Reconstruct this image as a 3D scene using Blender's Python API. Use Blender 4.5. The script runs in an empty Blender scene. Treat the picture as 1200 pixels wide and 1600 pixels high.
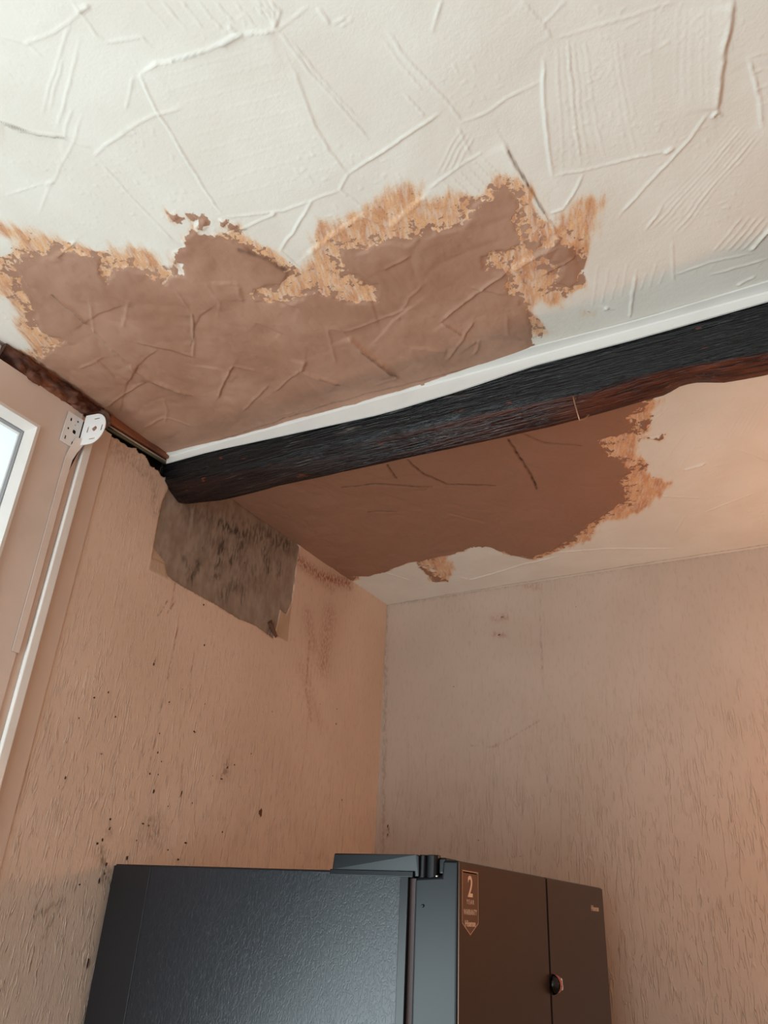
import bpy, bmesh, math, random
import numpy as np
from mathutils import Vector, Matrix

random.seed(7); RNG = np.random.default_rng(11)
S = bpy.context.scene
COL = S.collection

# ------------------------------------------------------------------ camera
CAM = np.array([1.243, 0.0, 1.723])
AX = np.array([0.86939739, 0.49150315, 0.05072311])
AY = np.array([0.18886274, -0.4254103, 0.88507454])
AZ = np.array([0.45659506, -0.75990179, -0.46267724])
cam = bpy.data.objects.new('camera', bpy.data.cameras.new('camera'))
COL.objects.link(cam)
cam.data.sensor_fit = 'VERTICAL'; cam.data.sensor_height = 24; cam.data.lens = 18
cam.data.clip_start = 0.02
cam.matrix_world = Matrix(((AX[0], AY[0], AZ[0], CAM[0]), (AX[1], AY[1], AZ[1], CAM[1]), (AX[2], AY[2], AZ[2], CAM[2]), (0, 0, 0, 1)))
S.camera = cam

# ------------------------------------------------------------------ world, light, exposure
W = bpy.data.worlds.new('overcast_sky'); S.world = W; W.use_nodes = True
bg = W.node_tree.nodes['Background']; bg.inputs[0].default_value = (0.90, 0.98, 1.0, 1); bg.inputs[1].default_value = 1.35
S.view_settings.view_transform = 'Standard'; S.view_settings.look = 'None'
S.view_settings.gamma = 1; S.view_settings.use_curve_mapping = False
S.view_settings.exposure = 0.08

def lamp(name, kind, loc, energy, color, size=None, size_y=None, look=None, radius=None, spread=None):
    d = bpy.data.lights.new(name, kind); d.energy = energy; d.color = color
    if kind == 'AREA':
        d.shape = 'RECTANGLE'; d.size = size; d.size_y = size_y
        if spread: d.spread = math.radians(spread)
    if radius is not None: d.shadow_soft_size = radius
    o = bpy.data.objects.new(name, d); COL.objects.link(o); o.location = loc
    if look is not None:
        o.rotation_euler = (Vector(look) - Vector(loc)).to_track_quat('-Z', 'Y').to_euler()
    return o
# daylight entering by the window beside the camera, by the patio door behind it, and a warm lamp right of the fridge
lamp('window_daylight', 'AREA', (.06, .04, 1.50), 27, (0.80, 0.96, 1.0), 1.1, .6, (1.5, .55, 2.5))
lamp('patio_daylight', 'AREA', (1.1, -2.36, 1.45), 26, (0.82, 0.94, 1.0), 1.8, 1.6, (1.1, 3, 1.6))
lamp('warm_lamp', 'POINT', (1.62, 1.72, 1.95), 10.5, (1.0, 0.46, 0.20), radius=0.06)
lamp('warm_fill', 'POINT', (2.5, -0.6, 1.9), 6.5, (1.0, 0.66, 0.46), radius=0.12)  # added warm fill light, no pendant is known there

# ------------------------------------------------------------------ helpers
CE = 2.653        # ceiling height
YB = 2.125        # back wall
def ray(px, py): return AX * (px - 600) / 1200. - AY * (py - 800) / 1200. - AZ
def at(px, py, axis, val):
    """room point seen at a pixel, on the plane x / y / z = val"""
    d = ray(px, py); return CAM + d * ((val - CAM[axis]) / d[axis])
def at_y(px, py, a, b):
    """on the upright plane y = a + b*x"""
    d = ray(px, py); t = (a + b * CAM[0] - CAM[1]) / (d[1] - b * d[0]); return CAM + d * t

def mesh_obj(name, verts, faces, mat, parent=None, smooth=False):
    me = bpy.data.meshes.new(name); me.from_pydata([tuple(map(float, v)) for v in verts], [], faces)
    me.validate(); me.update()
    if smooth: me.polygons.foreach_set('use_smooth', [True] * len(me.polygons))
    if mat: me.materials.append(mat)
    o = bpy.data.objects.new(name, me); COL.objects.link(o)
    if parent: o.parent = parent
    return o
def bm_obj(name, bm, mat, parent=None, smooth=False, bevel=0):
    bmesh.ops.recalc_face_normals(bm, faces=bm.faces)
    me = bpy.data.meshes.new(name); bm.to_mesh(me); bm.free()
    if smooth: me.polygons.foreach_set('use_smooth', [True] * len(me.polygons))
    if mat: me.materials.append(mat)
    o = bpy.data.objects.new(name, me); COL.objects.link(o)
    if parent: o.parent = parent
    if bevel:
        m = o.modifiers.new('bevel', 'BEVEL'); m.width = bevel; m.segments = 3; m.limit_method = 'ANGLE'
    return o
def add_box(bm, lo, hi):
    x0, y0, z0 = lo; x1, y1, z1 = hi
    v = [bm.verts.new(p) for p in [(x0,y0,z0),(x1,y0,z0),(x1,y1,z0),(x0,y1,z0),(x0,y0,z1),(x1,y0,z1),(x1,y1,z1),(x0,y1,z1)]]
    for f in [(0,3,2,1),(4,5,6,7),(0,1,5,4),(1,2,6,5),(2,3,7,6),(3,0,4,7)]: bm.faces.new([v[i] for i in f])
def box(name, lo, hi, mat, parent=None, bevel=0, smooth=False):
    bm = bmesh.new(); add_box(bm, lo, hi); return bm_obj(name, bm, mat, parent, smooth, bevel)
def prism(bm, pts, d):
    """flat outline pts (3-D) given thickness by vector d"""
    a = [bm.verts.new(tuple(p)) for p in pts]; b = [bm.verts.new(tuple(np.array(p) + d)) for p in pts]
    bm.faces.new(a); bm.faces.new(b[::-1]); n = len(pts)
    for i in range(n): bm.faces.new([a[i], b[i], b[(i+1) % n], a[(i+1) % n]])
def tube(name, pts, r, mat, parent=None, n=8):
    """round section swept along a polyline, radius r or one per point"""
    pts = [Vector(map(float, p)) for p in pts]; rs = r if hasattr(r, '__len__') else [r] * len(pts)
    V = []; F = []; up = Vector((0.3, 0.2, 1)).normalized()
    for i, p in enumerate(pts):
        t = (pts[min(i+1, len(pts)-1)] - pts[max(i-1, 0)]).normalized()
        a = t.cross(up)
        if a.length < .05: a = t.cross(Vector((1, 0, 0)))
        a.normalize(); b = t.cross(a)
        for k in range(n):
            th = 2 * math.pi * k / n; V.append(p + (a * math.cos(th) + b * math.sin(th)) * rs[i])
    for i in range(len(pts) - 1):
        for k in range(n): F.append((i*n+k, i*n+(k+1) % n, (i+1)*n+(k+1) % n, (i+1)*n+k))
    F.append(tuple(range(n))[::-1]); F.append(tuple((len(pts)-1)*n+k for k in range(n)))
    return mesh_obj(name, V, F, mat, parent, True)
def tag(o, label=None, cat=None, group=None, kind=None):
    if label: o['label'] = label
    if cat: o['category'] = cat
    if group: o['group'] = group
    if kind: o['kind'] = kind
    return o
def empty(name, loc=(0, 0, 0)):
    o = bpy.data.objects.new(name, None); COL.objects.link(o); o.location = loc; return o
def reparent(o, root):
    o.parent = root; o.matrix_parent_inverse = Matrix.Translation(-Vector(root.location))

# value noise in numpy
def vnoise(x, y, seed=0):
    g = np.random.default_rng(seed).random((256, 256)) * 2 - 1
    xi = np.floor(x).astype(int); yi = np.floor(y).astype(int); u = x - xi; v = y - yi
    u = u*u*(3-2*u); v = v*v*(3-2*v); f = lambda a, b: g[a & 255, b & 255]
    return (f(xi, yi)*(1-u)+f(xi+1, yi)*u)*(1-v)+(f(xi, yi+1)*(1-u)+f(xi+1, yi+1)*u)*v
def fbm(x, y, seed=0, o=4):
    s = 0; a = 1; t = 0
    for k in range(o): s = s + a*vnoise(x*2**k, y*2**k, seed+k); t += a; a *= .5
    return s / t
def sstep(a, b, x):
    t = np.clip((x-a)/(b-a), 0, 1); return t*t*(3-2*t)
def seg_d(X, Y, a, b):
    dx, dy = b[0]-a[0], b[1]-a[1]; L = dx*dx+dy*dy+1e-12
    t = np.clip(((X-a[0])*dx+(Y-a[1])*dy)/L, 0, 1)
    ex = X-a[0]-t*dx; ey = Y-a[1]-t*dy
    return np.hypot(ex, ey), t, (dx*ey-dy*ex)/math.sqrt(L)
def poly_sd(X, Y, P):
    """signed distance, positive inside"""
    d = np.full(X.shape, 9.0); ins = np.zeros(X.shape, bool)
    for i in range(len(P)):
        a, b = P[i], P[(i+1) % len(P)]
        d = np.minimum(d, seg_d(X, Y, a, b)[0])
        if abs(b[1]-a[1]) > 1e-9:
            c = ((a[1] > Y) != (b[1] > Y)) & (X < (b[0]-a[0])*(Y-a[1])/(b[1]-a[1])+a[0]); ins ^= c
    return np.where(ins, d, -d)

# ------------------------------------------------------------------ materials
def mat(name, color=(.8, .8, .8), rough=.5, metal=0., spec=.5):
    m = bpy.data.materials.new(name); m.use_nodes = True; b = m.node_tree.nodes['Principled BSDF']
    b.inputs['Base Color'].default_value = (*color, 1); b.inputs['Roughness'].default_value = rough
    b.inputs['Metallic'].default_value = metal; b.inputs['Specular IOR Level'].default_value = spec
    return m
def srgb(r, g, b):
    f = lambda c: (c/255/12.92) if c <= 10 else ((c/255+.055)/1.055)**2.4
    return (f(r), f(g), f(b))
class NT:
    def __init__(s, m): s.t = m.node_tree; s.b = s.t.nodes['Principled BSDF']; s.co = None
    def n(s, ty, **kw):
        o = s.t.nodes.new(ty)
        for k, v in kw.items(): setattr(o, k, v)
        return o
    def l(s, a, b): s.t.links.new(a, b)
    def set(s, sock, v):
        if hasattr(v, 'is_linked') or hasattr(v, 'links'): s.l(v, sock)
        else: sock.default_value = v
    def coord(s, scale=(1, 1, 1)):
        if s.co is None: s.co = s.n('ShaderNodeTexCoord')
        mp = s.n('ShaderNodeMapping'); mp.inputs['Scale'].default_value = scale
        s.l(s.co.outputs['Object'], mp.inputs[0]); return mp.outputs[0]
    def noise(s, scale=5, detail=3, vec=None, rough=.5, dist=0):
        o = s.n('ShaderNodeTexNoise'); o.inputs['Scale'].default_value = scale; o.inputs['Detail'].default_value = detail
        o.inputs['Roughness'].default_value = rough; o.inputs['Distortion'].default_value = dist
        s.l(vec if vec is not None else s.coord(), o.inputs['Vector']); return o.outputs['Fac']
    def math(s, op, a, b=0., c=0.):
        o = s.n('ShaderNodeMath', operation=op)
        s.set(o.inputs[0], a); s.set(o.inputs[1], b)
        if op in ('MULTIPLY_ADD', 'SMOOTH_MIN'): s.set(o.inputs[2], c)
        return o.outputs[0]
    def ramp(s, x, a, b, lo=0., hi=1., kind='SMOOTHSTEP'):
        o = s.n('ShaderNodeMapRange', interpolation_type=kind); s.set(o.inputs[0], x)
        o.inputs[1].default_value = a; o.inputs[2].default_value = b; o.inputs[3].default_value = lo; o.inputs[4].default_value = hi
        return o.outputs[0]
    def mix(s, f, a, b):
        o = s.n('ShaderNodeMix', data_type='RGBA'); s.set(o.inputs[0], f)
        for k, v in ((6, a), (7, b)):
            if isinstance(v, tuple): o.inputs[k].default_value = (*v, 1)
            else: s.l(v, o.inputs[k])
        return o.outputs[2]
    def attr(s, name):
        o = s.n('ShaderNodeAttribute'); o.attribute_name = name; return o.outputs['Fac']
    def bump(s, h, dist=.001, strength=1., normal=None):
        o = s.n('ShaderNodeBump'); o.inputs['Distance'].default_value = dist; o.inputs['Strength'].default_value = strength
        s.l(h, o.inputs['Height'])
        if normal is not None: s.l(normal, o.inputs['Normal'])
        s.l(o.outputs[0], s.b.inputs['Normal']); return o.outputs[0]
    def color(s, c): s.l(c, s.b.inputs['Base Color'])

WHITE = srgb(228, 222, 212); BROWN = srgb(176, 136, 114); BROWN2 = srgb(160, 119, 97); WASH = srgb(220, 168, 124); RUST = srgb(150, 84, 48)
def ceiling_material():
    m = mat('textured_ceiling_paint', rough=.62, spec=.3); t = NT(m)
    n1 = t.noise(26, 4); n2 = t.noise(110, 3); n3 = t.noise(8, 3); n4 = t.noise(380, 2)
    dv = t.n('ShaderNodeMapping'); dv.inputs['Rotation'].default_value = (0, 0, -.35); t.l(t.coord(), dv.inputs[0])
    dv2 = t.n('ShaderNodeMapping'); dv2.inputs['Scale'].default_value = (.8, .16, 1); t.l(dv.outputs[0], dv2.inputs[0])
    br = t.noise(90, 4, dv2.outputs[0]); brf = t.noise(260, 3, dv2.outputs[0])
    thick = t.attr('thick'); wash = t.attr('wash')
    # thick plaster edge: ragged, with loose fragments inside the thin wash
    e = t.math('MULTIPLY_ADD', t.math('SUBTRACT', n1, .5), .034, thick)
    e = t.math('MULTIPLY_ADD', t.math('SUBTRACT', n2, .5), .020, e)
    ft = t.ramp(e, -.0012, .0012)
    frag = t.math('MULTIPLY', t.ramp(t.math('SUBTRACT', t.noise(62, 5, None, .62), t.ramp(thick, -.042, -.001, .655, .50)), 0, .02), t.ramp(wash, .004, .012))
    ft = t.math('MAXIMUM', ft, frag)
    # brushed thin wash around it
    w = t.math('MULTIPLY_ADD', t.math('SUBTRACT', br, .5), .050, wash)
    w = t.math('MULTIPLY_ADD', t.math('SUBTRACT', n1, .5), .020, w)
    fw = t.math('MULTIPLY', t.ramp(w, -.006, .016), t.ramp(brf, .30, .60, .55, 1.))
    white = t.mix(t.ramp(n3, .35, .65), WHITE, srgb(223, 215, 204))
    washc = t.mix(t.ramp(br, .40, .70), WASH, srgb(196, 134, 94))
    washc = t.mix(t.ramp(brf, .50, .72, 0, .35), washc, srgb(232, 200, 162))
    washc = t.mix(t.ramp(w, .0, .022, .8, 0.), washc, srgb(228, 204, 174))
    washc = t.mix(t.ramp(n4, .55, .7, 0, .45), washc, srgb(150, 100, 72))
    c = t.mix(fw, white, washc)
    brown = t.mix(t.ramp(n3, .3, .7), BROWN, BROWN2)
    brown = t.mix(t.ramp(n1, .60, .75, 0, .30), brown, srgb(188, 150, 128))
    brown = t.mix(t.attr('beam_shade'), brown, srgb(146, 104, 82))  # plaster beyond the beam tinted darker, shade painted into its colour
    c = t.mix(ft, c, brown)
    c = t.mix(t.attr('dark_marks'), c, srgb(58, 34, 24))
    t.color(c)
    t.l(t.ramp(ft, 0, 1, .62, .5), t.b.inputs['Roughness'])
    h = t.math('MULTIPLY_ADD', t.noise(300, 2), .30, t.math('MULTIPLY', n2, .35))
    h = t.math('MULTIPLY_ADD', t.noise(90, 2, t.coord((1, .12, 1))), .22, h)
    h = t.math('MULTIPLY_ADD', ft, .9, h)
    t.bump(h, .0010, .7)
    return m
def wallpaper(name, axis, base, base2):
    m = mat(name, rough=.6, spec=.28); t = NT(m)
    sc = (1, 1, .13)
    wrp = t.coord(sc)
    n = t.noise(150, 1.5, wrp, .4); ln = t.ramp(t.math('ABSOLUTE', t.math('SUBTRACT', n, .5)), .004, .045, 1, 0)
    gate = t.ramp(t.noise(60, 2, t.coord((1, 1, .35))), .46, .6)
    n_b = t.noise(75, 2, t.coord((1, 1, .10))); ln2 = t.ramp(t.math('ABSOLUTE', t.math('SUBTRACT', n_b, .5)), .003, .03, 1, 0)
    gate2 = t.ramp(t.noise(35, 2, t.coord((1, 1, .3))), .5, .62)
    h = t.math('MULTIPLY_ADD', ln, gate, t.math('MULTIPLY', ln2, gate2))
    h = t.math('MULTIPLY_ADD', t.noise(420, 2, t.coord((1, 1, .4))), .35, h)
    n3 = t.noise(3.2, 3); n5 = t.noise(120, 3, t.coord((1, 1, .3)))
    c = t.mix(t.ramp(n3, .35, .65), base, base2)
    c = t.mix(t.ramp(n5, .5, .75, 0, .18), c, srgb(150, 112, 92))
    st = t.attr('stain'); red = t.attr('red'); bare = t.attr('bare'); mould = t.attr('mould')
    sp = t.noise(180, 4, t.coord((1, 1, .45)))
    c = t.mix(t.math('MULTIPLY', red, t.ramp(sp, .40, .60, .2, 1.)), c, srgb(150, 84, 56))
    c = t.mix(t.math('MULTIPLY', st, t.ramp(sp, .42, .60, .15, 1.)), c, srgb(84, 62, 48))
    if axis == 0:
        e = t.math('MULTIPLY_ADD', t.math('SUBTRACT', n5, .5), .006, bare)
        fb = t.ramp(e, -.001, .001)
        pn = t.noise(30, 5, t.coord((1, 1, .6))); pn2 = t.noise(120, 4, t.coord((1, 1, .35)))
        pc = t.mix(t.ramp(pn, .35, .65), srgb(162, 147, 134), srgb(144, 128, 115))
        pc = t.mix(t.ramp(pn2, .45, .7, 0, .3), pc, srgb(122, 106, 95))
        pc = t.mix(t.math('MULTIPLY', mould, t.ramp(pn2, .40, .60, .10, .85)), pc, srgb(38, 30, 30))
        c = t.mix(fb, c, pc)
        c = t.mix(t.attr('backing'), c, srgb(192, 166, 144))
        h = t.math('MULTIPLY', h, t.ramp(fb, 0, 1, 1, .12))
    t.color(c)
    h = t.math('MULTIPLY', h, t.attr('emboss'))
    t.bump(h, .0013, .95)
    return m
M = {}
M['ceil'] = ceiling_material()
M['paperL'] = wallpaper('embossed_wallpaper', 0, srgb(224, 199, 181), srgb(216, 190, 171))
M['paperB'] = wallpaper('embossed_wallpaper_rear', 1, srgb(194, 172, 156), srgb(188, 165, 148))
def upvc(name, c, rough=.3):
    m = mat(name, c, rough, spec=.5); t = NT(m); n = t.noise(14, 4); n2 = t.noise(160, 3)
    t.color(t.mix(t.ramp(n, .4, .75, 0, .30), c, tuple(x*.82 for x in c))); t.bump(n2, .0003, .35); return m
M['upvc'] = upvc('white_plastic_frame', srgb(224, 208, 198))
M['upvc2'] = upvc('white_plastic_bead', srgb(238, 236, 232), .22)
M['trim'] = upvc('painted_trim', srgb(222, 218, 212), .4)
M['reveal'] = upvc('painted_plaster_strip', srgb(214, 190, 174), .6)
M['plain'] = mat('plain_room_paint', srgb(196, 182, 170), .7)
M['dark'] = mat('dark_gap', srgb(14, 12, 11), .8)
M['steel'] = upvc('white_enamelled_steel', srgb(236, 234, 232), .3)
def wood(name, c1, c2, scale=(1, 1, 1), rough=.5, b=.001, coat=0):
    m = mat(name, c1, rough); t = NT(m); n = t.noise(30, 5, t.coord(scale)); n2 = t.noise(90, 4, t.coord(scale)); n3 = t.noise(9, 3)
    c = t.mix(t.ramp(n, .35, .65), c1, c2); c = t.mix(t.ramp(n3, .4, .7, 0, .5), c, c2); t.color(c)
    t.bump(t.math('MULTIPLY_ADD', n2, .6, n), b, .8)
    t.b.inputs['Coat Weight'].default_value = coat; t.b.inputs['Coat Roughness'].default_value = .3
    return m
def beam_material():
    m = mat('black_painted_oak', rough=.4, spec=.36); t = NT(m)
    v = t.coord((.05, 1, 1)); n = t.noise(130, 4, v, .6, .3); n2 = t.noise(320, 3, v); big = t.noise(5, 3, t.coord((.5, 1, 1))); n4 = t.noise(40, 4, t.coord((.4, 1, 1)))
    under = t.attr('under')  # underside mask, stronger where the lamp's warm glow is painted in
    c = t.mix(t.ramp(n, .35, .7), srgb(7, 7, 9), srgb(15, 13, 14))
    c2 = t.mix(t.ramp(n, .35, .65), srgb(48, 18, 13), srgb(98, 46, 25))
    c = t.mix(t.math('MULTIPLY', under, t.ramp(n4, .25, .55, .55, 1)), c, c2)
    # chips where the paint has gone
    chip = t.math('MULTIPLY', t.ramp(n4, .66, .69), t.ramp(big, .5, .56))
    c = t.mix(chip, c, srgb(98, 46, 26))
    c = t.mix(t.math('MULTIPLY', t.ramp(n2, .60, .68), t.ramp(t.noise(14, 3, t.coord((.6, 1, 1))), .5, .62, 0, .55)), c, srgb(120, 108, 104))
    t.color(c)
    t.l(t.ramp(n, .3, .7, .26, .42), t.b.inputs['Roughness'])
    t.bump(t.math('MULTIPLY_ADD', n2, .8, n), .0045, 1.)
    return m
M['beam'] = beam_material()
M['rot'] = wood('rotten_brown_timber', srgb(128, 76, 50), srgb(66, 36, 26), (1, .25, 1), .7, .004)
M['batten'] = wood('orange_brown_batten', srgb(160, 98, 66), srgb(104, 60, 42), (1, .15, 1), .55, .0015)
M['cable'] = mat('grey_green_cable', srgb(92, 92, 72), .5)
M['grime'] = wood('grey_mortar', srgb(140, 124, 114), srgb(84, 70, 64), (1, 1, 1), .8, .004)
def fridge_side():
    m = mat('dark_grained_steel', srgb(15, 18, 25), .36, 0, .5); t = NT(m)
    v = t.coord((1, 1, .55)); n = t.noise(190, 1, v, .5, .8)
    h = t.ramp(t.math('ABSOLUTE', t.math('SUBTRACT', n, .5)), .0, .10, 0, 1)
    t.bump(h, .0003, .3)
    return m
M['fside'] = fridge_side()
M['fblack'] = mat('black_plastic', srgb(8, 10, 14), .3, 0, .3)
M['fedge'] = mat('dark_door_edge', srgb(9, 12, 17), .34, 0, .28)
def fridge_front():
    m = mat('dark_brushed_steel', srgb(64, 46, 37), .32, .8, .5); t = NT(m)
    return m
M['ffront'] = fridge_front()
M['gasket'] = mat('pinkish_grey_gasket', srgb(62, 42, 40), .6)
M['print'] = mat('silver_print', srgb(214, 190, 172), .35, .3)
M['chrome'] = mat('bright_screw', srgb(220, 216, 210), .2, 1)
M['glaze'] = mat('window_glass', (1, 1, 1), .0)
_t = NT(M['glaze']); _tr = _t.n('ShaderNodeBsdfTransparent'); _tr.inputs[0].default_value = (.93, .96, .97, 1); _gl = _t.n('ShaderNodeBsdfGlossy'); _gl.inputs['Roughness'].default_value = .02
_fr = _t.n('ShaderNodeFresnel'); _mx = _t.n('ShaderNodeMixShader'); _t.l(_fr.outputs[0], _mx.inputs[0]); _t.l(_tr.outputs[0], _mx.inputs[1]); _t.l(_gl.outputs[0], _mx.inputs[2]); _t.l(_mx.outputs[0], _t.t.nodes['Material Output'].inputs[0])
M['redmag'] = mat('dark_red_gloss', srgb(150, 40, 22), .22, 0, .5); M['redmag'].node_tree.nodes['Principled BSDF'].inputs['Coat Weight'].default_value = 1
M['speck'] = mat('dried_brown_splash', srgb(96, 58, 38), .7)
M['speckd'] = mat('dried_dark_splash', srgb(52, 34, 28), .7)
M['floor'] = wood('oak_laminate', srgb(150, 116, 84), srgb(120, 88, 60), (.2, 1, 1), .4, .0005)

# ------------------------------------------------------------------ ceiling
def cp(p): q = at(p[0], p[1], 2, CE); return (q[0], q[1])
def CPs(*a): return [cp(p) for p in a]
def axis_grid(lo, hi, a, b, fine, coarse=.15):
    l = list(np.arange(lo, a, coarse)) if a > lo else []
    return np.array(l + list(np.arange(a, b, fine)) + [b] + (list(np.arange(b + coarse, hi, coarse)) + [hi] if hi > b else []))
XMAX, YMIN = 3.3, -2.4
gx = axis_grid(0, XMAX, 0, 1.42, .0022); gy = axis_grid(YMIN, YB, .19, YB, .0022)
X, Y = np.meshgrid(gx, gy); NXc, NYc = len(gx), len(gy)
ridges = []   # (points, half width m, height m, step height m)
def R(w, h, *p, step=0.): ridges.append((CPs(*p), w*.001, h*.0014, step*.0013))
R(2,.9,(0,56),(45,68),(65,88)); R(2.2,1.0,(40,70),(90,45),(140,8)); R(4,2,(122,18),(138,8))
R(2.2,1.1,(110,0),(130,25),(150,55),(165,66),(190,64),(220,58),(235,72))
R(2.6,2.4,(220,115),(245,100),(290,88),(330,75),(375,55),(410,50),(435,48), step=1.6); R(3.5,2.2,(358,42),(372,52)); R(3,2,(345,70),(372,58),(380,52))
R(2.2,1.7,(218,118),(232,150),(250,180),(275,220),(300,262),(325,305),(345,335), step=-1.0)
R(3.0,3.0,(0,190),(30,202),(60,208),(95,213), step=-2.4); R(1.8,1.2,(95,213),(140,232))
R(2.6,1.2,(147,245),(165,228),(205,200),(245,180),(285,168)); R(2.4,1.2,(155,250),(190,290),(230,335),(275,380)); R(1.8,.9,(60,335),(80,290),(115,225),(128,180))
R(1.8,1.0,(10,305),(40,295),(80,283)); R(3,1.4,(72,292),(82,282))
for a in [((65,180),(85,110),(110,30)),((90,200),(108,130),(125,60)),((78,170),(98,90)),((195,170),(208,120)),((100,215),(112,170))]: R(1.6,.9,*a)
R(1.8,1.0,(435,48),(480,10)); R(2.4,1.3,(435,48),(480,110),(530,165),(575,215)); R(2.0,1.0,(450,60),(510,135),(560,185))
R(2.6,1.4,(455,100),(478,160),(490,195),(515,235),(543,272), step=.9); R(2.4,1.6,(543,272),(600,235),(645,205),(685,178), step=-.8); R(2.2,1.2,(543,272),(530,298)); R(2.2,1.3,(530,298),(565,322),(600,345))
R(2.0,1.1,(530,298),(488,312),(440,330),(345,340)); R(2.4,1.8,(488,312),(465,350),(437,392)); R(2.2,1.3,(495,10),(515,38)); R(1.8,1.2,(520,38),(540,28)); R(1.8,1.2,(535,42),(552,30)); R(2.4,1.6,(437,392),(475,425))
for k in range(7): R(1.4,.85,(225+k*28,0),(262+k*28,46))
for k in range(3): R(2.0,1.5,(400+k*11,0),(420+k*9,18),(432,44))
for k in range(9): R(1.2,.24,(245+k*12,118+k*24),(425+k*12,70+k*24))
R(2.0,1.4,(355,365),(390,352),(428,335)); R(3.5,2.4,(425,337),(430,332))
R(2,1.2,(690,0),(675,50)); R(2,1.2,(815,0),(840,30),(860,60), step=.6); R(1.8,.9,(845,38),(885,0)); R(2,.8,(865,60),(920,45),(1000,20),(1055,5))
R(2.4,1.5,(850,90),(850,140),(852,190),(858,235),(865,275), step=-.8)
for k, h in enumerate([.6,.4,1.4,.7,.35,.6,.3,.6,.35]): R(1.4,h,(868+k*9+(k>5)*30,62),(874+k*10+(k>5)*30,150),(880+k*13+(k>5)*22,266-k*4))
for x in (1022,1060,1072,1082,1099,1108): R(1.3,random.uniform(.25,.6),(x,8),(x-4,80),(x-2,165))
R(2.2,1.2,(870,275),(930,262),(1000,245),(1045,235)); R(4,2.6,(1040,238),(1052,230)); R(2,1.5,(910,272),(895,305),(880,325),(860,332))
R(3.2,3.2,(1145,0),(1140,30),(1135,60),(1128,105),(1121,150),(1120,172), step=2.4); R(2.5,2.2,(1112,182),(1120,172),(1128,180)); R(2.4,1.4,(1105,175),(1070,225),(1010,290),(965,342))
for k, h in enumerate([.3,.5,.9,.5,.3,.5,1.1,.6]): R(1.4,h,(1150+k*6,190+k*3),(1092+k*5,262+k*3),(1000+k*9,355+k*1.5))
R(1.8,1.3,(1035,322),(1010,360)); R(2.2,1.5,(1170,90),(1180,130),(1188,165),(1192,200), step=-.8)
for k in range(4): R(1.4,.8,(1172+k*3,88+k*26),(1215,75+k*26))
R(2,1.0,(850,125),(800,150),(760,175),(720,190)); R(2.2,1.2,(605,50),(640,95),(690,150),(722,190)); R(1.8,.9,(600,65),(640,115),(660,140)); R(1.8,.9,(632,145),(662,182))
R(1.8,1.0,(715,200),(735,240)); R(2,1.2,(670,295),(715,262),(755,235))
for k in range(6): R(1.4,.9,(690+k*12,282-k*8),(728+k*12,322-k*8))
for k in range(4): R(1.4,.8,(680+k*11,275-k*4),(718+k*7,205+k*3))
R(2.6,2.6,(785,220),(800,250),(830,300),(862,350),(872,366), step=2.0)
R(2,1.2,(1050,380),(1054,440)); R(2,1.0,(1055,430),(1110,410),(1175,395)); R(2,1.3,(1110,430),(1150,418),(1200,405)); R(2.8,2.4,(1215,345),(1190,372),(1172,392)); R(2.4,2.2,(1150,446),(1180,432))
for k in range(6): R(1.4,1.0,(1115+k*11,392),(1160+k*12,338))
R(2.6,2.0,(993,432),(988,462),(984,497)); 
for k in range(8): R(1.4,.7,(935+k*15,412+(k%3)*8),(925+k*15,480-k*5))
R(5,3,(945,480),(950,482)); R(1.5,1,(935,478),(960,484))
# inside the brown plaster
_R = R
def R(w, h, *p, step=0.): _R(w*1.3, h*.8, *p, step=step*2.1)
_g = random.Random(5)
for _k in range(13):
    _x, _y, _a, _l = _g.uniform(110, 800), _g.uniform(430, 610), _g.uniform(-1.2, 1.3), _g.uniform(22, 48)
    if _y < 700-.27*_x-30: R(3.5, .05, (_x-_l*math.cos(_a), _y-_l*math.sin(_a)), (_x+5*math.sin(_a), _y-5*math.cos(_a)), (_x+_l*math.cos(_a), _y+_l*math.sin(_a)), step=_g.choice([-1, 1])*.9)
R(4.0,3.2,(80,457),(110,480),(135,505),(165,535),(200,568), step=-1.5); R(5.0,3.4,(200,568),(240,593),(300,615), step=2.0)
R(3,2.0,(300,490),(303,525),(302,555), step=-1.5); R(2.5,2.0,(302,555),(270,545),(215,535), step=1.2); R(2.5,1.4,(275,450),(290,475),(300,490)); R(3,2,(125,575),(160,558)); R(3,1.8,(165,635),(200,612),(226,596),(205,572), step=-.8)
R(3,2.2,(340,620),(352,592),(365,570), step=-1.4); R(3,2.0,(365,570),(400,578)); R(3,1.6,(258,660),(262,640),(255,622)); R(3,1.6,(225,668),(258,650),(300,665))
R(3,3.0,(477,561),(474,578),(500,588),(532,598), step=2.0); R(3.4,2.0,(512,510),(518,540),(525,565)); R(3,1.6,(512,510),(545,515),(600,495),(640,480)); R(4.2,4.4,(545,522),(580,555),(620,585), step=3.0); R(3.5,2.0,(585,600),(622,588))
R(3.6,2.6,(690,500),(720,475),(760,445),(790,425), step=-1.2); R(3,2.6,(690,500),(720,520),(745,535), step=1.6); R(3,1.8,(790,490),(795,520),(815,530)); R(3.5,2.4,(740,552),(746,540),(748,530)); R(2.6,1.6,(630,482),(640,462),(660,445)); R(3,1.6,(735,446),(795,460))
R(3,2.0,(477,399),(520,365),(565,335), step=1.0); R(3,2.4,(565,335),(606,353)); R(3,2.0,(606,353),(640,325),(670,298), step=1.0); R(3.4,3.0,(794,422),(849,390),(876,367), step=2.0); R(2.4,1.4,(340,495),(345,470),(320,440))
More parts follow.
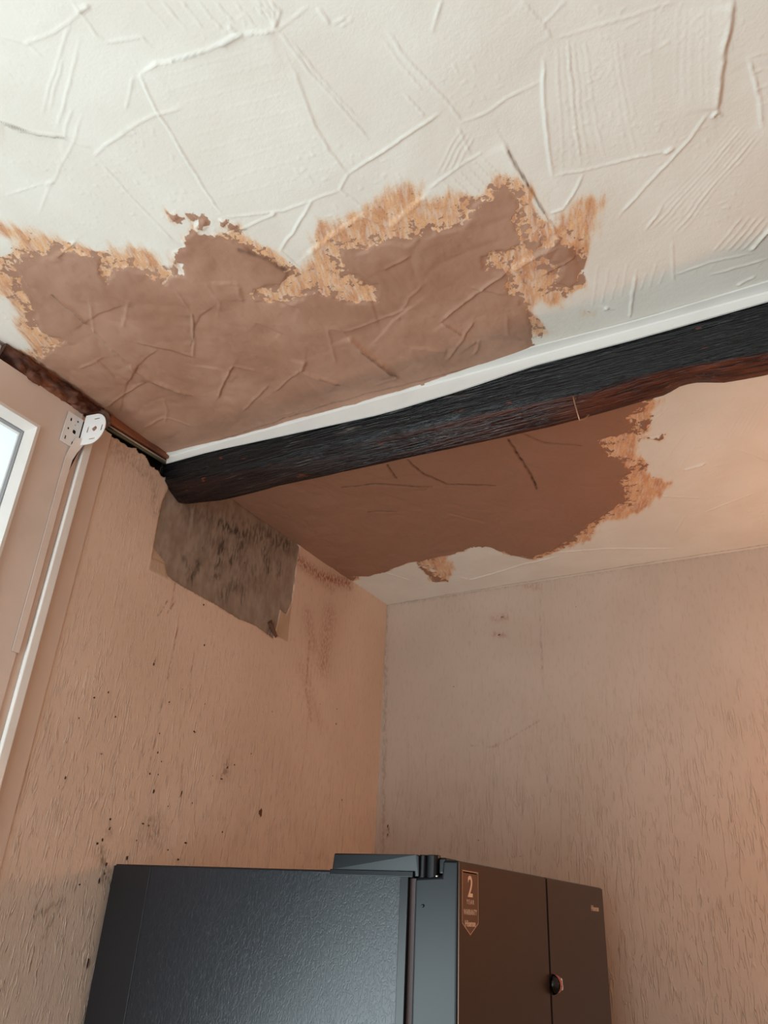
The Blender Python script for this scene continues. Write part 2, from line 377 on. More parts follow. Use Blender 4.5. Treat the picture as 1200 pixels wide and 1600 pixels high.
for a in [((430,610),(470,575)),((700,560),(740,500)),((560,470),(520,440)),((400,500),(440,520)),((330,440),(375,440)),((376,445),(379,470)),((90,400),(118,378)),((180,590),(150,560)),((600,420),(640,400)),((640,540),(700,545)),((430,650),(470,640)),((380,640),(420,600)),((140,470),(148,520)),((200,470),(192,510)),((820,350),(868,372)),((848,430),(898,400)),((655,600),(700,585))]: R(3.2,1.5,*a, step=random.choice([-1,1])*.8)
# beyond the beam
for a in [((795,685),(815,717),(830,740),(838,762)),((605,725),(620,746)),((637,717),(663,740),(698,755),(774,757)),((535,760),(587,755),(675,759)),((815,676),(850,690),(908,696)),((576,798),(620,798)),((700,800),(760,815))]: R(2.6,-1.6,*a, step=.9)
R(4,3,(1069,734),(1101,724)); R(2.8,2.4,(873,869),(821,880),(774,895),(733,906),(716,900)); R(2.6,2.0,(873,863),(949,857),(1054,857)); R(2.6,1.6,(1054,833),(1069,807)); R(2,1.2,(1031,775),(1095,778)); R(2.6,2,(605,895),(643,908))
for k in range(6): R(1.6,.9,(1130+k*9,690-k*3),(1160+k*9,640-k*3))
for k in range(5): R(1.6,.8,(1000+k*14,640+k*25),(1030+k*14,615+k*20))
R(2,1,(1150,700),(1200,720)); R(2,1,(880,840),(960,790)); R(2,1.2,(1100,800),(1180,770))

H = np.zeros(X.shape)
H += .0016*fbm(X*7, Y*7, 3, 3) + .00022*fbm(X*60, Y*60, 5, 3) + .0006*sstep(.62, .85, vnoise(X*190, Y*190, 6))*sstep(.0, .3, fbm(X*9, Y*9, 7, 2))
wob = fbm(X*35, Y*35, 21, 2)*.0022; wob2 = fbm(X*35, Y*35, 31, 2)*.0022
rough_line = fbm(X*120, Y*120, 41, 2)
for pts, w, h, st in ridges:
    P = np.array(pts); lo = P.min(0)-.05; hi = P.max(0)+.05
    i0, i1 = np.searchsorted(gx, [lo[0], hi[0]]); j0, j1 = np.searchsorted(gy, [lo[1], hi[1]])
    if i1 <= i0 or j1 <= j0: continue
    sl = (slice(j0, j1), slice(i0, i1)); Xs = X[sl]+wob[sl]; Ys = Y[sl]+wob2[sl]
    best = np.full(Xs.shape, 9.); side = np.zeros(Xs.shape); par = np.zeros(Xs.shape)
    for i in range(len(P)-1):
        d, t, s = seg_d(Xs, Ys, P[i], P[i+1]); k = d < best
        best = np.where(k, d, best); side = np.where(k, s, side); par = np.where(k, (i+t)/(len(P)-1), par)
    taper = sstep(0, .10, par)*sstep(0, .10, 1-par)*.75+.25
    g = np.exp(-(best/(w*.62))**1.4)*(1+.5*rough_line[sl])
    H[sl] += h*g*taper
    if st:   # one side of the stroke stands proud and fades away from it
        H[sl] += st*taper*np.where(side > 0, 1, 0)*np.exp(-best/.026)*sstep(.055, .035, best)*sstep(0, .0035, best)
thick_polys = [
 [(20,572),(58,564),(80,548),(104,530),(62,518),(54,487),(37,449),(21,412),(37,401),(71,401),(108,393),(158,403),(158,428),(167,445),(179,420),(200,414),(233,428),(258,441),(271,424),(273,395),(287,387),(292,366),(308,349),(321,339),(325,345),(313,362),(346,370),(375,380),(417,403),(450,428),(437,443),(396,449),(394,462),(437,472),(450,471),(496,456),(542,472),(587,470),(587,445),(546,428),(528,403),(532,390),(560,392),(601,380),(633,380),(665,362),(716,353),(743,321),(771,307),(766,293),(798,296),(807,312),(803,339),(817,380),(789,394),(770,392),(755,400),(762,422),(789,425),(798,458),(817,470),(826,495),(831,513),(831,600),(245,790),(240,712)],
 [(262,333),(275,332),(286,340),(280,347),(266,343)],[(292,336),(306,339),(302,344)],[(850,388),(885,378),(900,395),(905,440),(890,452),(870,440),(880,415),(858,408)],
 [(345,345),(352,347),(349,351)],[(358,350),(368,353),(362,357)],[(840,360),(848,380),(838,385)],
 [(250,700),(330,772),(400,818),(455,858),(540,912),(556,902),(544,899),(576,900),(605,892),(634,880),(669,874),(722,862),(739,854),(765,854),(792,865),(827,871),(873,854),(902,833),(932,810),(978,781),(967,752),(984,734),(972,717),(949,711),(937,687),(984,676),(978,652),(1002,635),(1010,560)],
 [(1000,722),(1010,724),(1006,729)],[(1012,684),(1040,680),(1030,690)],[(1000,665),(1012,655),(1008,672)],[(650,880),(668,890),(690,905),(680,908)]]
hole_polys = [[(275,408),(287,412),(285,430),(275,428)],[(830,513),(833,512),(833,545),(831,545)],[(700,575),(701,574),(702,576)]]
wash_polys = [
 [(-20,335),(40,350),(90,368),(150,393),(175,382),(215,378),(250,400),(270,432),(258,448),(180,470),(110,540),(62,575),(20,572),(25,545),(40,540),(22,515),(25,490),(8,470),(-20,465),(-20,400),(10,392),(14,375),(-20,360)],
 [(346,366),(372,358),(430,388),(480,425),(520,450),(450,480),(385,465),(395,445)],
 [(440,432),(477,403),(480,362),(498,338),(523,346),(532,332),(569,318),(600,290),(633,280),(656,286),(672,305),(707,292),(743,305),(766,290),(771,272),(789,262),(817,268),(844,300),(848,318),(836,312),(850,335),(864,350),(890,305),(931,298),(958,312),(938,353),(924,394),(910,422),(918,449),(890,460),(885,486),(849,483),(826,477),(800,500),(700,420),(600,500),(450,480)],
 [(906,482),(925,480),(931,492),(920,504),(908,500)],
 [(826,490),(850,500),(862,520),(845,530),(831,520)],
 [(980,600),(1036,624),(1025,647),(1013,664),(1002,687),(1007,717),(1013,734),(1051,755),(1037,775),(1013,792),(984,810),(943,819),(926,845),(873,862),(838,876),(757,851),(900,760)],
 [(640,872),(698,866),(712,886),(703,911),(672,908),(680,892)],[(455,858),(540,912),(565,905),(480,860)]]
def union(polys, cut=()):
    r = np.full(X.shape, -.08)
    for P in polys:
        Q = np.array(CPs(*P)); lo = Q.min(0)-.08; hi = Q.max(0)+.08
        i0, i1 = np.searchsorted(gx, [lo[0], hi[0]]); j0, j1 = np.searchsorted(gy, [lo[1], hi[1]])
        if i1 <= i0 or j1 <= j0: continue
        sl = (slice(j0, j1), slice(i0, i1)); r[sl] = np.maximum(r[sl], poly_sd(X[sl], Y[sl], Q))
    for P in cut:
        Q = CPs(*P); r = np.minimum(r, -poly_sd(X, Y, Q))
    return np.clip(r, -.08, .08)
thick = union(thick_polys, hole_polys[:1]); w0 = union(wash_polys); wash = np.maximum(w0, thick+.004+.012*sstep(-.02, 0, w0)+.02*sstep(-.003, .01, w0))
inT = sstep(-.004, .006, thick + .010*fbm(X*45, Y*45, 51, 3))
knife = fbm(X*14+1.2*fbm(X*6, Y*6, 61, 2), Y*14, 62, 3)
H += inT*(.0016 + .0042*np.abs(knife) + .0012*np.abs(fbm(X*45, Y*25, 63, 3)))
H -= inT*(.0016+.0)*0
dark_marks = np.zeros(X.shape)
def dark_line(w, s, *p):  # dark lines along gouges, ridges and ceiling edges
    P = CPs(*p); d = np.full(X.shape, 9.)
    for i in range(len(P)-1): d = np.minimum(d, seg_d(X+wob, Y+wob2, P[i], P[i+1])[0])
    np.maximum(dark_marks, s*np.exp(-(d/w)**2)*(.6+.6*np.clip(rough_line+.3, 0, 1)), out=dark_marks)
dark_line(.002, .8, (82,459),(110,482),(135,506)); dark_line(.0016,.6,(240,595),(300,616)); dark_line(.002,.6,(565,545),(620,587)); dark_line(.0016,.5,(500,589),(532,599)); dark_line(.0014,.8,(795,235),(832,300),(850,330))
dark_line(.0026,1.,(795,685),(815,717),(830,740),(838,762)); dark_line(.002,.8,(605,725),(620,746)); dark_line(.002,.8,(637,717),(663,740),(698,755),(774,757)); dark_line(.002,.7,(535,760),(587,755),(675,759)); dark_line(.002,.6,(576,798),(620,798)); dark_line(.002,.5,(815,676),(850,690),(908,696)); dark_line(.004,.6,(375,387),(415,402),(447,424))
dark_line(.0015,.5,(0,190),(60,208),(100,214)); dark_line(.0012,.35,(270,93),(330,76),(380,54)); dark_line(.003,.7,(-10,575),(130,660),(245,712)); dark_line(.010,.35,(0,560),(130,655),(245,710)); dark_line(.006,.5,(350,785),(460,868),(545,912)); dark_line(.002,.5,(245,718),(520,628),(830,548),(1200,445)); dark_line(.0022,.5,(545,912),(605,945),(845,905),(1200,850)); dark_line(.0016,.6,(375,360),(385,358))
dark_line(.0014,.5,(302,490),(304,520),(298,540)); dark_line(.0014,.4,(215,535),(270,545),(302,556)); dark_line(.0014,.4,(690,500),(720,520))
def grid_split(fields, mask, name, pname, matl, pos, NX, NY, parent_label, flip=False):
    """one relief grid, split into the surface itself and the pieces of it given by mask (quad labels 0,1,2..)"""
    idx = np.arange(NX*NY).reshape(NY, NX)
    q = np.stack([idx[:-1, :-1], idx[:-1, 1:], idx[1:, 1:], idx[1:, :-1]], -1).reshape(-1, 4)
    if flip: q = q[:, ::-1]
    lab = mask[:-1, :-1].reshape(-1); objs = []
    for L, nm in enumerate([name]+pname):
        f = q[lab == L]
        if not len(f): continue
        used = np.unique(f); remap = np.zeros(NX*NY, np.int32); remap[used] = np.arange(len(used)); f = remap[f]
        me = bpy.data.meshes.new(nm); me.vertices.add(len(used)); me.vertices.foreach_set('co', pos.reshape(-1, 3)[used].ravel())
        me.loops.add(f.size); me.loops.foreach_set('vertex_index', f.ravel().astype(np.int32))
        me.polygons.add(len(f)); me.polygons.foreach_set('loop_start', np.arange(0, f.size, 4, dtype=np.int32))
        me.polygons.foreach_set('use_smooth', np.ones(len(f), bool)); me.update(calc_edges=True)
        for k, a in fields.items():
            at_ = me.attributes.new(k, 'FLOAT', 'POINT'); at_.data.foreach_set('value', a.reshape(-1)[used].astype(np.float32))
        me.materials.append(matl); o = bpy.data.objects.new(nm, me); COL.objects.link(o); objs.append(o)
    for o in objs[1:]: o.parent = objs[0]
    return objs
cm = np.zeros(X.shape, int)
inside = (wash + .008*fbm(X*30, Y*30, 71, 2)) > 0
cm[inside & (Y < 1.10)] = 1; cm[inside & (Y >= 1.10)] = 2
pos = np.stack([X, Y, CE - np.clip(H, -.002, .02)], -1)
co = grid_split({'thick': thick, 'wash': wash, 'dark_marks': dark_marks, 'beam_shade': .85*sstep(1.10, 1.12, Y)}, cm, 'ceiling', ['plaster_patch', 'plaster_patch'], M['ceil'], pos, NXc, NYc, '', flip=True)
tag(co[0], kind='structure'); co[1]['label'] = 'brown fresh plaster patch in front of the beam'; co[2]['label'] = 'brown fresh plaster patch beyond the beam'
box('ceiling_slab', (-.065, YMIN-.2, CE+.004), (XMAX+.2, YB+.2, CE+.15), M['plain'], co[0])

# ------------------------------------------------------------------ left wall (with the window opening)
def wp(p): q = at(p[0], p[1], 0, 0.); return (q[1], q[2])
WY0, WY1, WZ0, WZ1 = -.95, .823, .95, 2.614     # window frame outline
ZTOP = CE+.0
gyl = axis_grid(WY1, YB+.0, WY1, YB, .0032); gzl = axis_grid(0, ZTOP, 1.45, ZTOP, .0032)
U, V = np.meshgrid(gyl, gzl)
def wall_fields(U, V, conv, reds, stains):
    red = np.zeros(U.shape); st = np.zeros(U.shape)
    wb = fbm(U*25, V*25, 81, 3)*.006
    for tgt, lst in ((red, reds), (st, stains)):
        for w, s, pts in lst:
            P = [conv(p) for p in pts]; d = np.full(U.shape, 9.)
            if len(P) == 1: d = np.hypot(U-P[0][0]+wb, V-P[0][1])
            for i in range(len(P)-1): d = np.minimum(d, seg_d(U+wb*.4, V, P[i], P[i+1])[0])
            np.maximum(tgt, s*np.exp(-(d/w)**2), out=tgt)
    return red, st
redsL = [(.0022,.7,[(277,980),(268,1030),(262,1060)]),(.003,.55,[(275,905),(268,950)]),(.0016,.5,[(303,1020),(299,1050)]),(.035,.50,[(515,960),(505,1040)]),(.025,.40,[(480,960),(490,1010)]),(.006,.6,[(483,1000),(478,1080),(487,1125)]),(.0030,.45,[(487,1030),(481,1130)]),(.002,.4,[(481,1130),(476,1180),(470,1215)]),(.02,.9,[(455,868),(500,900),(545,912)]),(.015,.5,[(480,890),(520,920)]),(.0025,.5,[(285,1195),(281,1245)]),(.02,.25,[(470,1040),(500,1130)])]
stainsL = [(.0018,.8,[(262,938),(252,955),(246,962)]),(.0018,.7,[(273,940),(262,958)]),(.0018,.8,[(244,1025),(240,1040)]),(.0012,.7,[(254,1093),(247,1140),(236,1180),(228,1215)]),(.03,.45,[(242,1300)]),(.018,.5,[(232,1290)]),(.012,.55,[(357,1192),(350,1212)]),(.022,.25,[(355,1200)]),(.012,.6,[(165,1370),(158,1330)]),(.010,.5,[(172,1300)]),(.008,.45,[(60,1430),(95,1410)]),(.003,.6,[(60,1410),(50,1445)]),(.004,.5,[(100,1405),(65,1470)]),(.003,.6,[(135,1500),(130,1530)]),(.004,.5,[(205,725),(225,745)]),(.025,.3,[(170,690),(235,740)]),(.012,.3,[(240,745),(242,800)]),(.002,.35,[(300,1040),(296,1090)])]
red, stn = wall_fields(U, V, wp, redsL, stainsL)
bareP = [wp(p) for p in [(285,700),(262,765),(255,780),(250,800),(240,853),(238,872),(257,880),(262,900),(283,915),(333,942),(373,967),(400,978),(427,998),(433,975),(438,953),(447,960),(455,943),(463,883),(468,855),(447,828),(407,798),(340,752)]]
backP = [[wp(p) for p in [(232,890),(240,855),(258,878),(262,905)]], [wp(p) for p in [(430,994),(438,953),(447,962),(455,943),(449,1003)]]]
bare = np.clip(poly_sd(U, V, bareP), -.05, .05)
back = np.zeros(U.shape)
for P in backP: back = np.maximum(back, sstep(-.001, .001, poly_sd(U, V, P)))
mould = np.zeros(U.shape)
for w, s, pts in [(.018,.95,[(345,818),(385,838),(420,855)]),(.014,.9,[(350,845),(338,900)]),(.02,.8,[(380,850),(360,880)]),(.016,.8,[(415,860),(420,890)]),(.02,.6,[(370,910),(350,930)]),(.012,.6,[(385,905),(378,940)]),(.012,.8,[(300,905),(310,880)]),(.008,.6,[(285,870),(300,890)]),(.010,.9,[(425,975),(421,990)]),(.012,.6,[(437,880),(437,900)]),(.04,.35,[(330,850),(400,900)]),(.03,.7,[(390,830),(450,850)]),(.03,.4,[(300,800),(420,840)])]:
    P = [wp(p) for p in pts]; d = seg_d(U+fbm(U*90,V*40,83,3)*.010, V, P[0], P[1])[0]; np.maximum(mould, s*np.exp(-(d/w)**2), out=mould)
inB = sstep(-.0015, .0015, bare + .003*fbm(U*90, V*90, 85, 2))
HW = .0010*fbm(U*5, V*4, 87, 3) - .0016*inB + .0016*inB*(.4*fbm(U*60, V*30, 88, 3)) + .0006*back
flat_strip = 1 - sstep(.902, .906, U)     # smooth painted strip beside the frame
HW += -.0012*flat_strip
top_gap = sstep(0, .004, V - (2.617 + .010*fbm(U*40, U*0, 89, 3) - .022*sstep(1.0, 1.045, U)))*(U < 1.085)   # eroded edge under the ceiling
HW -= .035*top_gap
emboss = (1-flat_strip)*(1-.0*inB)*sstep(2.35, 1.9, V)*.75 + .25*(1-flat_strip)
posw = np.stack([HW, U, V], -1)
wm = np.zeros(U.shape, int); wm[(bare > 0)] = 1
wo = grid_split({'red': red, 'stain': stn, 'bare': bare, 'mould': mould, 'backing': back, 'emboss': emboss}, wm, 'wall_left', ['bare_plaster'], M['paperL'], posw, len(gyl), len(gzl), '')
tag(wo[0], kind='structure'); wo[1]['label'] = 'mouldy grey plaster where wallpaper is torn off'
# wall around the rest of the opening, and its thickness
bm = bmesh.new()
add_box(bm, (-.28, YMIN, 0), (-.002, WY0, CE)); add_box(bm, (-.09, WY0, 0), (-.002, WY1, WZ0)); add_box(bm, (-.065, WY0, WZ1+.04), (-.012, WY1+.03, CE)); add_box(bm, (-.09, WY1, 0), (-.05, YB, CE))
bm_obj('masonry', bm, M['plain'], wo[0])
# torn corner of wallpaper curling off the bare patch
a = at(418,973,0,.001); b = at(430,997,0,.001); c = at(424,968,0,.001)
mesh_obj('torn_paper', [a, b, c, a+[.012,.004,-.002], b+[.008,.0,.004], a+[.0005,0,0]], [(0,1,3),(1,4,3),(2,0,3),(1,2,4),(2,3,4)], M['speck'], wo[0])
# splashes of plaster
def specks(name, pts, axis, m, parent, val):
    bm = bmesh.new(); nrm = np.array([1., 0, 0]) if axis == 0 else np.array([0, -1., 0])
    for px, py, w, h in pts:
        c = at(px, py, axis, val) + nrm*.0006; dist = np.linalg.norm(c-CAM); s = dist/1200.
        ta = np.array([0, 1., 0]) if axis == 0 else np.array([1., 0, 0]); tz = np.array([0, 0, 1.]); n = 9; ring = []
        sk = random.uniform(-.2, .5)
        for k in range(n):
            th = 2*math.pi*k/n; r = random.uniform(.65, 1.25)
            ring.append(bm.verts.new(tuple(c + ta*math.cos(th)*w*s*r*.7 + (tz+ta*sk*.3)*math.sin(th)*h*s*r*.6)))
        top = bm.verts.new(tuple(c+nrm*.0012))
        for k in range(n): bm.faces.new([ring[k], ring[(k+1) % n], top])
    o = bm_obj(name, bm, m, parent, True); o['kind'] = 'stuff'; return o
random.seed(3)
sp = [(240,1038,2.5,4),(319,1008,2,3),(147,1090,3,2),(169,1082,1.5,3.5),(123,1122,1.5,2.5),(264,1097,1.5,2),(320,1100,1.5,1.5),(249,1146,2,2),(246,1176,2,3.5),(234,1209,2,3),(240,1237,2.5,5),(283,1240,1.8,9),(304,1144,2,2),(172,1280,3,3),(171,1295,2,4),(303,1143,2.5,2.5),(355,1199,2,4),(366,1195,2,2),(346,1217,4,1.5),(392,1178,1.5,2),(525,1131,1.6,2.2),(526,1108,1.5,1.5),(278,1343,2.5,2.5),(262,1328,2,2),(198,1340,3,5),(200,1352,3,3),(166,1350,2.5,4),(152,1318,3,3),(160,1312,2,4),(155,1376,2,6),(163,1365,2,3),(290,1317,4,2),(223,1287,3,2),(232,1290,2,2),(137,1505,2,10),(124,1382,2,2),(102,1215,2,4),(180,1120,2,3),(38,1160,2,5),(158,1178,1.4,1.6),(332,1212,1.4,1.4),(347,1300,1.8,2.8),(213,1313,1.5,2),(425,1112,1.4,1.4),(318,945,2,2.5),(285,1077,1.2,1.2),(242,705,1.5,1.5),(316,856,1.5,1.5),(534,1250,1.3,3),(500,1100,1.2,1.6),(382,880,2,2),(247,1210,1.4,2),(252,1190,1.4,2),(262,1260,1.4,2),(300,1255,1.2,1.8)]
specks('paint_specks', sp, 0, M['speckd'], wo[0], .0)
specks('plaster_splash', [(407,1270,6,9)], 0, M['speck'], wo[0], .0)['kind'] = 'thing'

# ------------------------------------------------------------------ back wall
def bp(p): q = at(p[0], p[1], 1, YB); return (q[0], q[2])
gxb = axis_grid(0, XMAX, 0, 1.45, .005); gzb = axis_grid(0, ZTOP, 1.4, ZTOP, .005)
U, V = np.meshgrid(gxb, gzb)
red, stn = wall_fields(U, V, bp, [(.012,.45,[(772,965),(790,965)]),(.009,.4,[(772,991),(788,992)]),(.01,.3,[(820,915),(840,918)])],
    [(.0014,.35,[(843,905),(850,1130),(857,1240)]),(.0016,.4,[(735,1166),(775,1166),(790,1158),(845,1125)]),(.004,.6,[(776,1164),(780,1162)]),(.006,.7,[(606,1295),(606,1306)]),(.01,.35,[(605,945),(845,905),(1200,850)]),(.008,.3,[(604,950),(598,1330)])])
HB = .0010*fbm(U*4, V*4, 97, 3) + .0008*sstep(-.001, .001, U-bp((850,1100))[0])
posb = np.stack([U, YB-HB, V], -1)
emb = .22+.75*sstep(2.35, 1.75, V-.22*(U-.3))
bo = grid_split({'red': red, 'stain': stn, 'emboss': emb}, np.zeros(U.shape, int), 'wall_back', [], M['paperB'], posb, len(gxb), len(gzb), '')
tag(bo[0], kind='structure')
specks('paint_specks', [(606,1291,1.6,4),(606,1304,1.5,3),(709,1073,1.3,1.3),(748,1313,1.4,1.4),(813,1338,1.3,1.3),(900,948,1.2,1.2),(785,964,4,1.2),(780,992,3.5,1.6)], 1, M['speck'], bo[0], YB)
box('masonry', (-.28, YB+.006, 0), (XMAX+.2, YB+.2, CE), M['plain'], bo[0])

# ------------------------------------------------------------------ rest of the room (behind and beside the camera)
tag(box('floor', (-.28, YMIN-.2, -.1), (XMAX+.2, YB+.2, 0), M['floor']), kind='structure')
tag(box('wall_right', (XMAX, YMIN, 0), (XMAX+.2, YB+.2, CE), M['plain']), kind='structure')
bm = bmesh.new()
add_box(bm, (-.28, YMIN-.2, 0), (.1, YMIN, CE)); add_box(bm, (2.1, YMIN-.2, 0), (XMAX+.2, YMIN, CE)); add_box(bm, (.1, YMIN-.2, 2.3), (2.1, YMIN, CE))
tag(bm_obj('wall_front', bm, M['plain']), kind='structure')

# ------------------------------------------------------------------ window in the left wall
win = tag(empty('window_1', (0, 0, 0)), kind='structure')
bm = bmesh.new(); fx0, fx1 = -.06, .004
gz1 = 2.530; gy1 = .738      # outer edge of the bead
add_box(bm, (fx0, gy1, WZ0), (fx1, WY1, WZ1)); add_box(bm, (fx0, WY0, gz1), (fx1, gy1, WZ1)); add_box(bm, (fx0, WY0, WZ0), (fx1, gy1, WZ0+.08)); add_box(bm, (fx0, WY0, WZ0+.08), (fx1, WY0+.08, gz1))
bm_obj('window_frame', bm, M['upvc'], win)
def bead(name, pr, y0, y1, z0, z1, m):
    """mitred glazing bead, profile pr = [(inset, x)]"""
    V = []; F = []
    for ins, x in pr:
        V += [(x, y0+ins, z0+ins), (x, y1-ins, z0+ins), (x, y1-ins, z1-ins), (x, y0+ins, z1-ins)]
    for i in range(len(pr)-1):
        for k in range(4): F.append((i*4+k, i*4+(k+1) % 4, (i+1)*4+(k+1) % 4, (i+1)*4+k))
    return mesh_obj(name, V, F, m, win)
bead('glazing_bead', [(0, .003), (.001, .011), (.008, .012), (.020, -.004), (.021, -.014)], WY0+.08, gy1, WZ0+.08, gz1, M['upvc2'])
bead('glazing_gasket', [(.0205, -.006), (.0225, -.005), (.024, -.013)], WY0+.08, gy1, WZ0+.08, gz1, mat('grey_gasket', srgb(150, 150, 152), .5))
box('window_pane', (-.020, WY0+.09, WZ0+.09), (-.016, gy1-.008, gz1-.008), M['glaze'], win)
# cover strip on the frame, peeling off at its top
V = []; F = []
prof = [(2.552,.838,.018),(2.54,.833,.015),(2.52,.827,.011),(2.50,.8225,.008),(2.45,.822,.0065),(2.30,.8235,.006),(2.20,.8245,.006),(2.10,.825,.006)]
for z, y, x in prof: V += [(x, y, z), (x+.0016, y+.0008, z), (x*.3+.004, y-.013-(x-.006)*.6, z), (x*.3+.0052, y-.013-(x-.006)*.6, z)]
for i in range(len(prof)-1):
    for a_, b_ in ((0,1),(1,3),(3,2),(2,0)): F.append((i*4+a_, i*4+b_, i*4+4+b_, i*4+4+a_))
F += [(0,2,3,1), tuple(4*(len(prof)-1)+k for k in (0,1,3,2))]
mesh_obj('cover_strip', V, F, M['upvc'], win)
bm = bmesh.new(); prism(bm, [(-.02, WY1+.001, 2.46), (-.02, WY1+.0165, 2.545), (-.02, WY1+.0165, 2.60), (-.02, WY1+.001, 2.60)], np.array([.0222, 0, 0])); bm_obj('gap', bm, M['dark'], win)
# white upright trim and smooth strip between frame and wallpaper
tr = tag(empty('trim_1'), kind='structure')
bm = bmesh.new(); prism(bm, [(.0, .8405, .95), (.0, .8405, 2.572), (.0, .8425, 2.60), (.0, .8605, 2.60), (.0, .8605, .95)], np.array([.010, 0, 0])); bm_obj('bead_strip', bm, M['upvc2'], tr, bevel=.003)
box('filler_strip', (-.03, WY1, .95), (.0015, .8405, 2.60), M['reveal'], tr)
box('plaster_strip', (-.03, .8605, .95), (.0022, .9035, 2.605), M['reveal'], tr, bevel=.001)
box('filler_strip', (-.03, .8405, 2.60), (.0015, .9035, 2.612), M['reveal'], tr)

# patio door behind the camera that the daylight comes through
pd = tag(empty('door_1'), kind='structure'); bm = bmesh.new()
for lo, hi in [((.1,YMIN-.1,0),(.18,YMIN-.04,2.3)),((2.02,YMIN-.1,0),(2.1,YMIN-.04,2.3)),((1.06,YMIN-.1,0),(1.14,YMIN-.04,2.3)),((.18,YMIN-.1,2.22),(2.02,YMIN-.04,2.3)),((.18,YMIN-.1,0),(2.02,YMIN-.04,.08))]: add_box(bm, lo, hi)
bm_obj('door_frame', bm, M['upvc'], pd)

# ------------------------------------------------------------------ beam
NB = 240; xs = np.linspace(-.02, XMAX+.01, NB)
A0, B0 = 1.070, .027        # near face of the beam, y = A0 + B0 x
ar_px = [(250,752),(300,748),(355,738),(407,728),(500,700),(600,676),(633,671),(700,655),(800,633),(917,612),(1000,586),(1083,568),(1200,549),(1330,530)]
ar = [at_y(p[0], p[1], A0+.004, B0) for p in ar_px]
fb_px = [(262,778),(275,785),(290,788),(347,782),(433,760),(520,741),(600,723),(700,702),(800,680),(900,657),(967,638),(1040,617),(1065,602),(1090,598),(1130,598),(1165,592),(1200,585),(1330,560)]
az = lambda x: np.interp(x, [q[0] for q in ar], [q[2] for q in ar])
fbp = [at_y(p[0], p[1], A0+.062, B0) for p in fb_px]
fz = lambda x: np.interp(x, [q[0] for q in fbp], [q[2] for q in fbp])
V = []; und = []; sec_n = 0
for i, x in enumerate(xs):
    za, zf = az(x), fz(x); e = max(0, .03-x)/.05       # end is rounded at the wall
    y0 = A0+B0*x; j = lambda s, a=.0022: a*float(fbm(np.array([x*9+s*17.3]), np.array([s*3.1+x*30*.3]), 101, 3)[0])
    sec = []
    for k in range(9):
        t = k/8; sec.append((y0+.0035*t+j(k, .0018), CE+.004-(CE+.004-za)*t, 0))
    for k in range(1, 8):
        t = k/8; sec.append((y0+.004+.058*t, za+(zf-za)*t+j(20+k, .0014)-.004*math.sin(math.pi*t), 1 if k > 0 else .5))
    for k in range(0, 5):
        t = k/4; sec.append((y0+.062+.012*math.sin(t*1.5)+j(40+k, .003), zf+(CE+.004-zf)*t, 1))
    for k, (y, z, u) in enumerate(sec): V.append((x, y, z+e*.0*k)); und.append(u*(.12+.88*float(sstep(.45, 1.15, x))))  # red-brown underside, rising rightward to paint in the warm lamp's glow
    sec_n = len(sec)
F = [(i*sec_n+k, i*sec_n+(k+1) % sec_n, (i+1)*sec_n+(k+1) % sec_n, (i+1)*sec_n+k) for i in range(NB-1) for k in range(sec_n)]
F += [tuple(range(sec_n)), tuple((NB-1)*sec_n+k for k in range(sec_n))]
beam = mesh_obj('ceiling_beam', V, F, M['beam'], None, True)
a_ = beam.data.attributes.new('under', 'FLOAT', 'POINT'); a_.data.foreach_set('value', np.array(und, np.float32))
tag(beam, 'black painted rough timber beam running across under the patched ceiling', 'beam')
# white trim between beam and ceiling: flange on the ceiling, flange down the beam
N = 60; xt = np.linspace(0, XMAX, N); V = []
top_px = [(247,711),(415,672),(600,620),(831,543),(1000,500),(1200,440),(1330,401)]; lo_px = [(247,727),(330,704),(460,676),(600,645),(720,609),(831,571),(1000,527),(1200,470),(1330,431)]
tf = [at(p[0], p[1], 2, CE-.004) for p in top_px]; tl = [at_y(p[0], p[1], A0-.0045, B0) for p in lo_px]
for x in xt:
    yt = np.interp(x, [q[0] for q in tf], [q[1] for q in tf]); zl = np.interp(x, [q[0] for q in tl], [q[2] for q in tl]); yv = A0+B0*x-.0045
    yt = min(yt, yv-.0015)
    V += [(x, yt, CE-.001), (x, yt, CE-.0045), (x, yv-.001, CE-.006), (x, yv, CE-.009), (x, yv, zl), (x, yv+.003, zl-.0003), (x, yv+.003, CE-.001)]
F = [(i*7+k, i*7+(k+1) % 7, (i+1)*7+(k+1) % 7, (i+1)*7+k) for i in range(N-1) for k in range(7)]+[tuple(range(7)), tuple((N-1)*7+k for k in range(7))]
tag(mesh_obj('trim_2', V, F, M['trim']), kind='structure')
# bent wire under the beam
p = [at_y(*q, A0+.004, B0) for q in [(897,622),(899,630),(902,641)]]; z0 = p[2]
w1 = at_y(908,661, A0+.0, B0); w2 = at_y(914,658, A0+.004, B0); w3 = at_y(920,648, A0+.01, B0)
h = tube('wire_hook', [p[0]+[0,.006,0], p[0]+[0,-.006,0], p[1]+[0,-.008,0], p[2]+[0,-.008,0], w1+[0,-.008,0], w2+[0,-.006,0], w3], .0011, mat('rusty_wire', srgb(176, 134, 108), .4, .6))
tag(h, 'short bent rusty wire hook hanging from the lower edge of the black beam', 'hook')

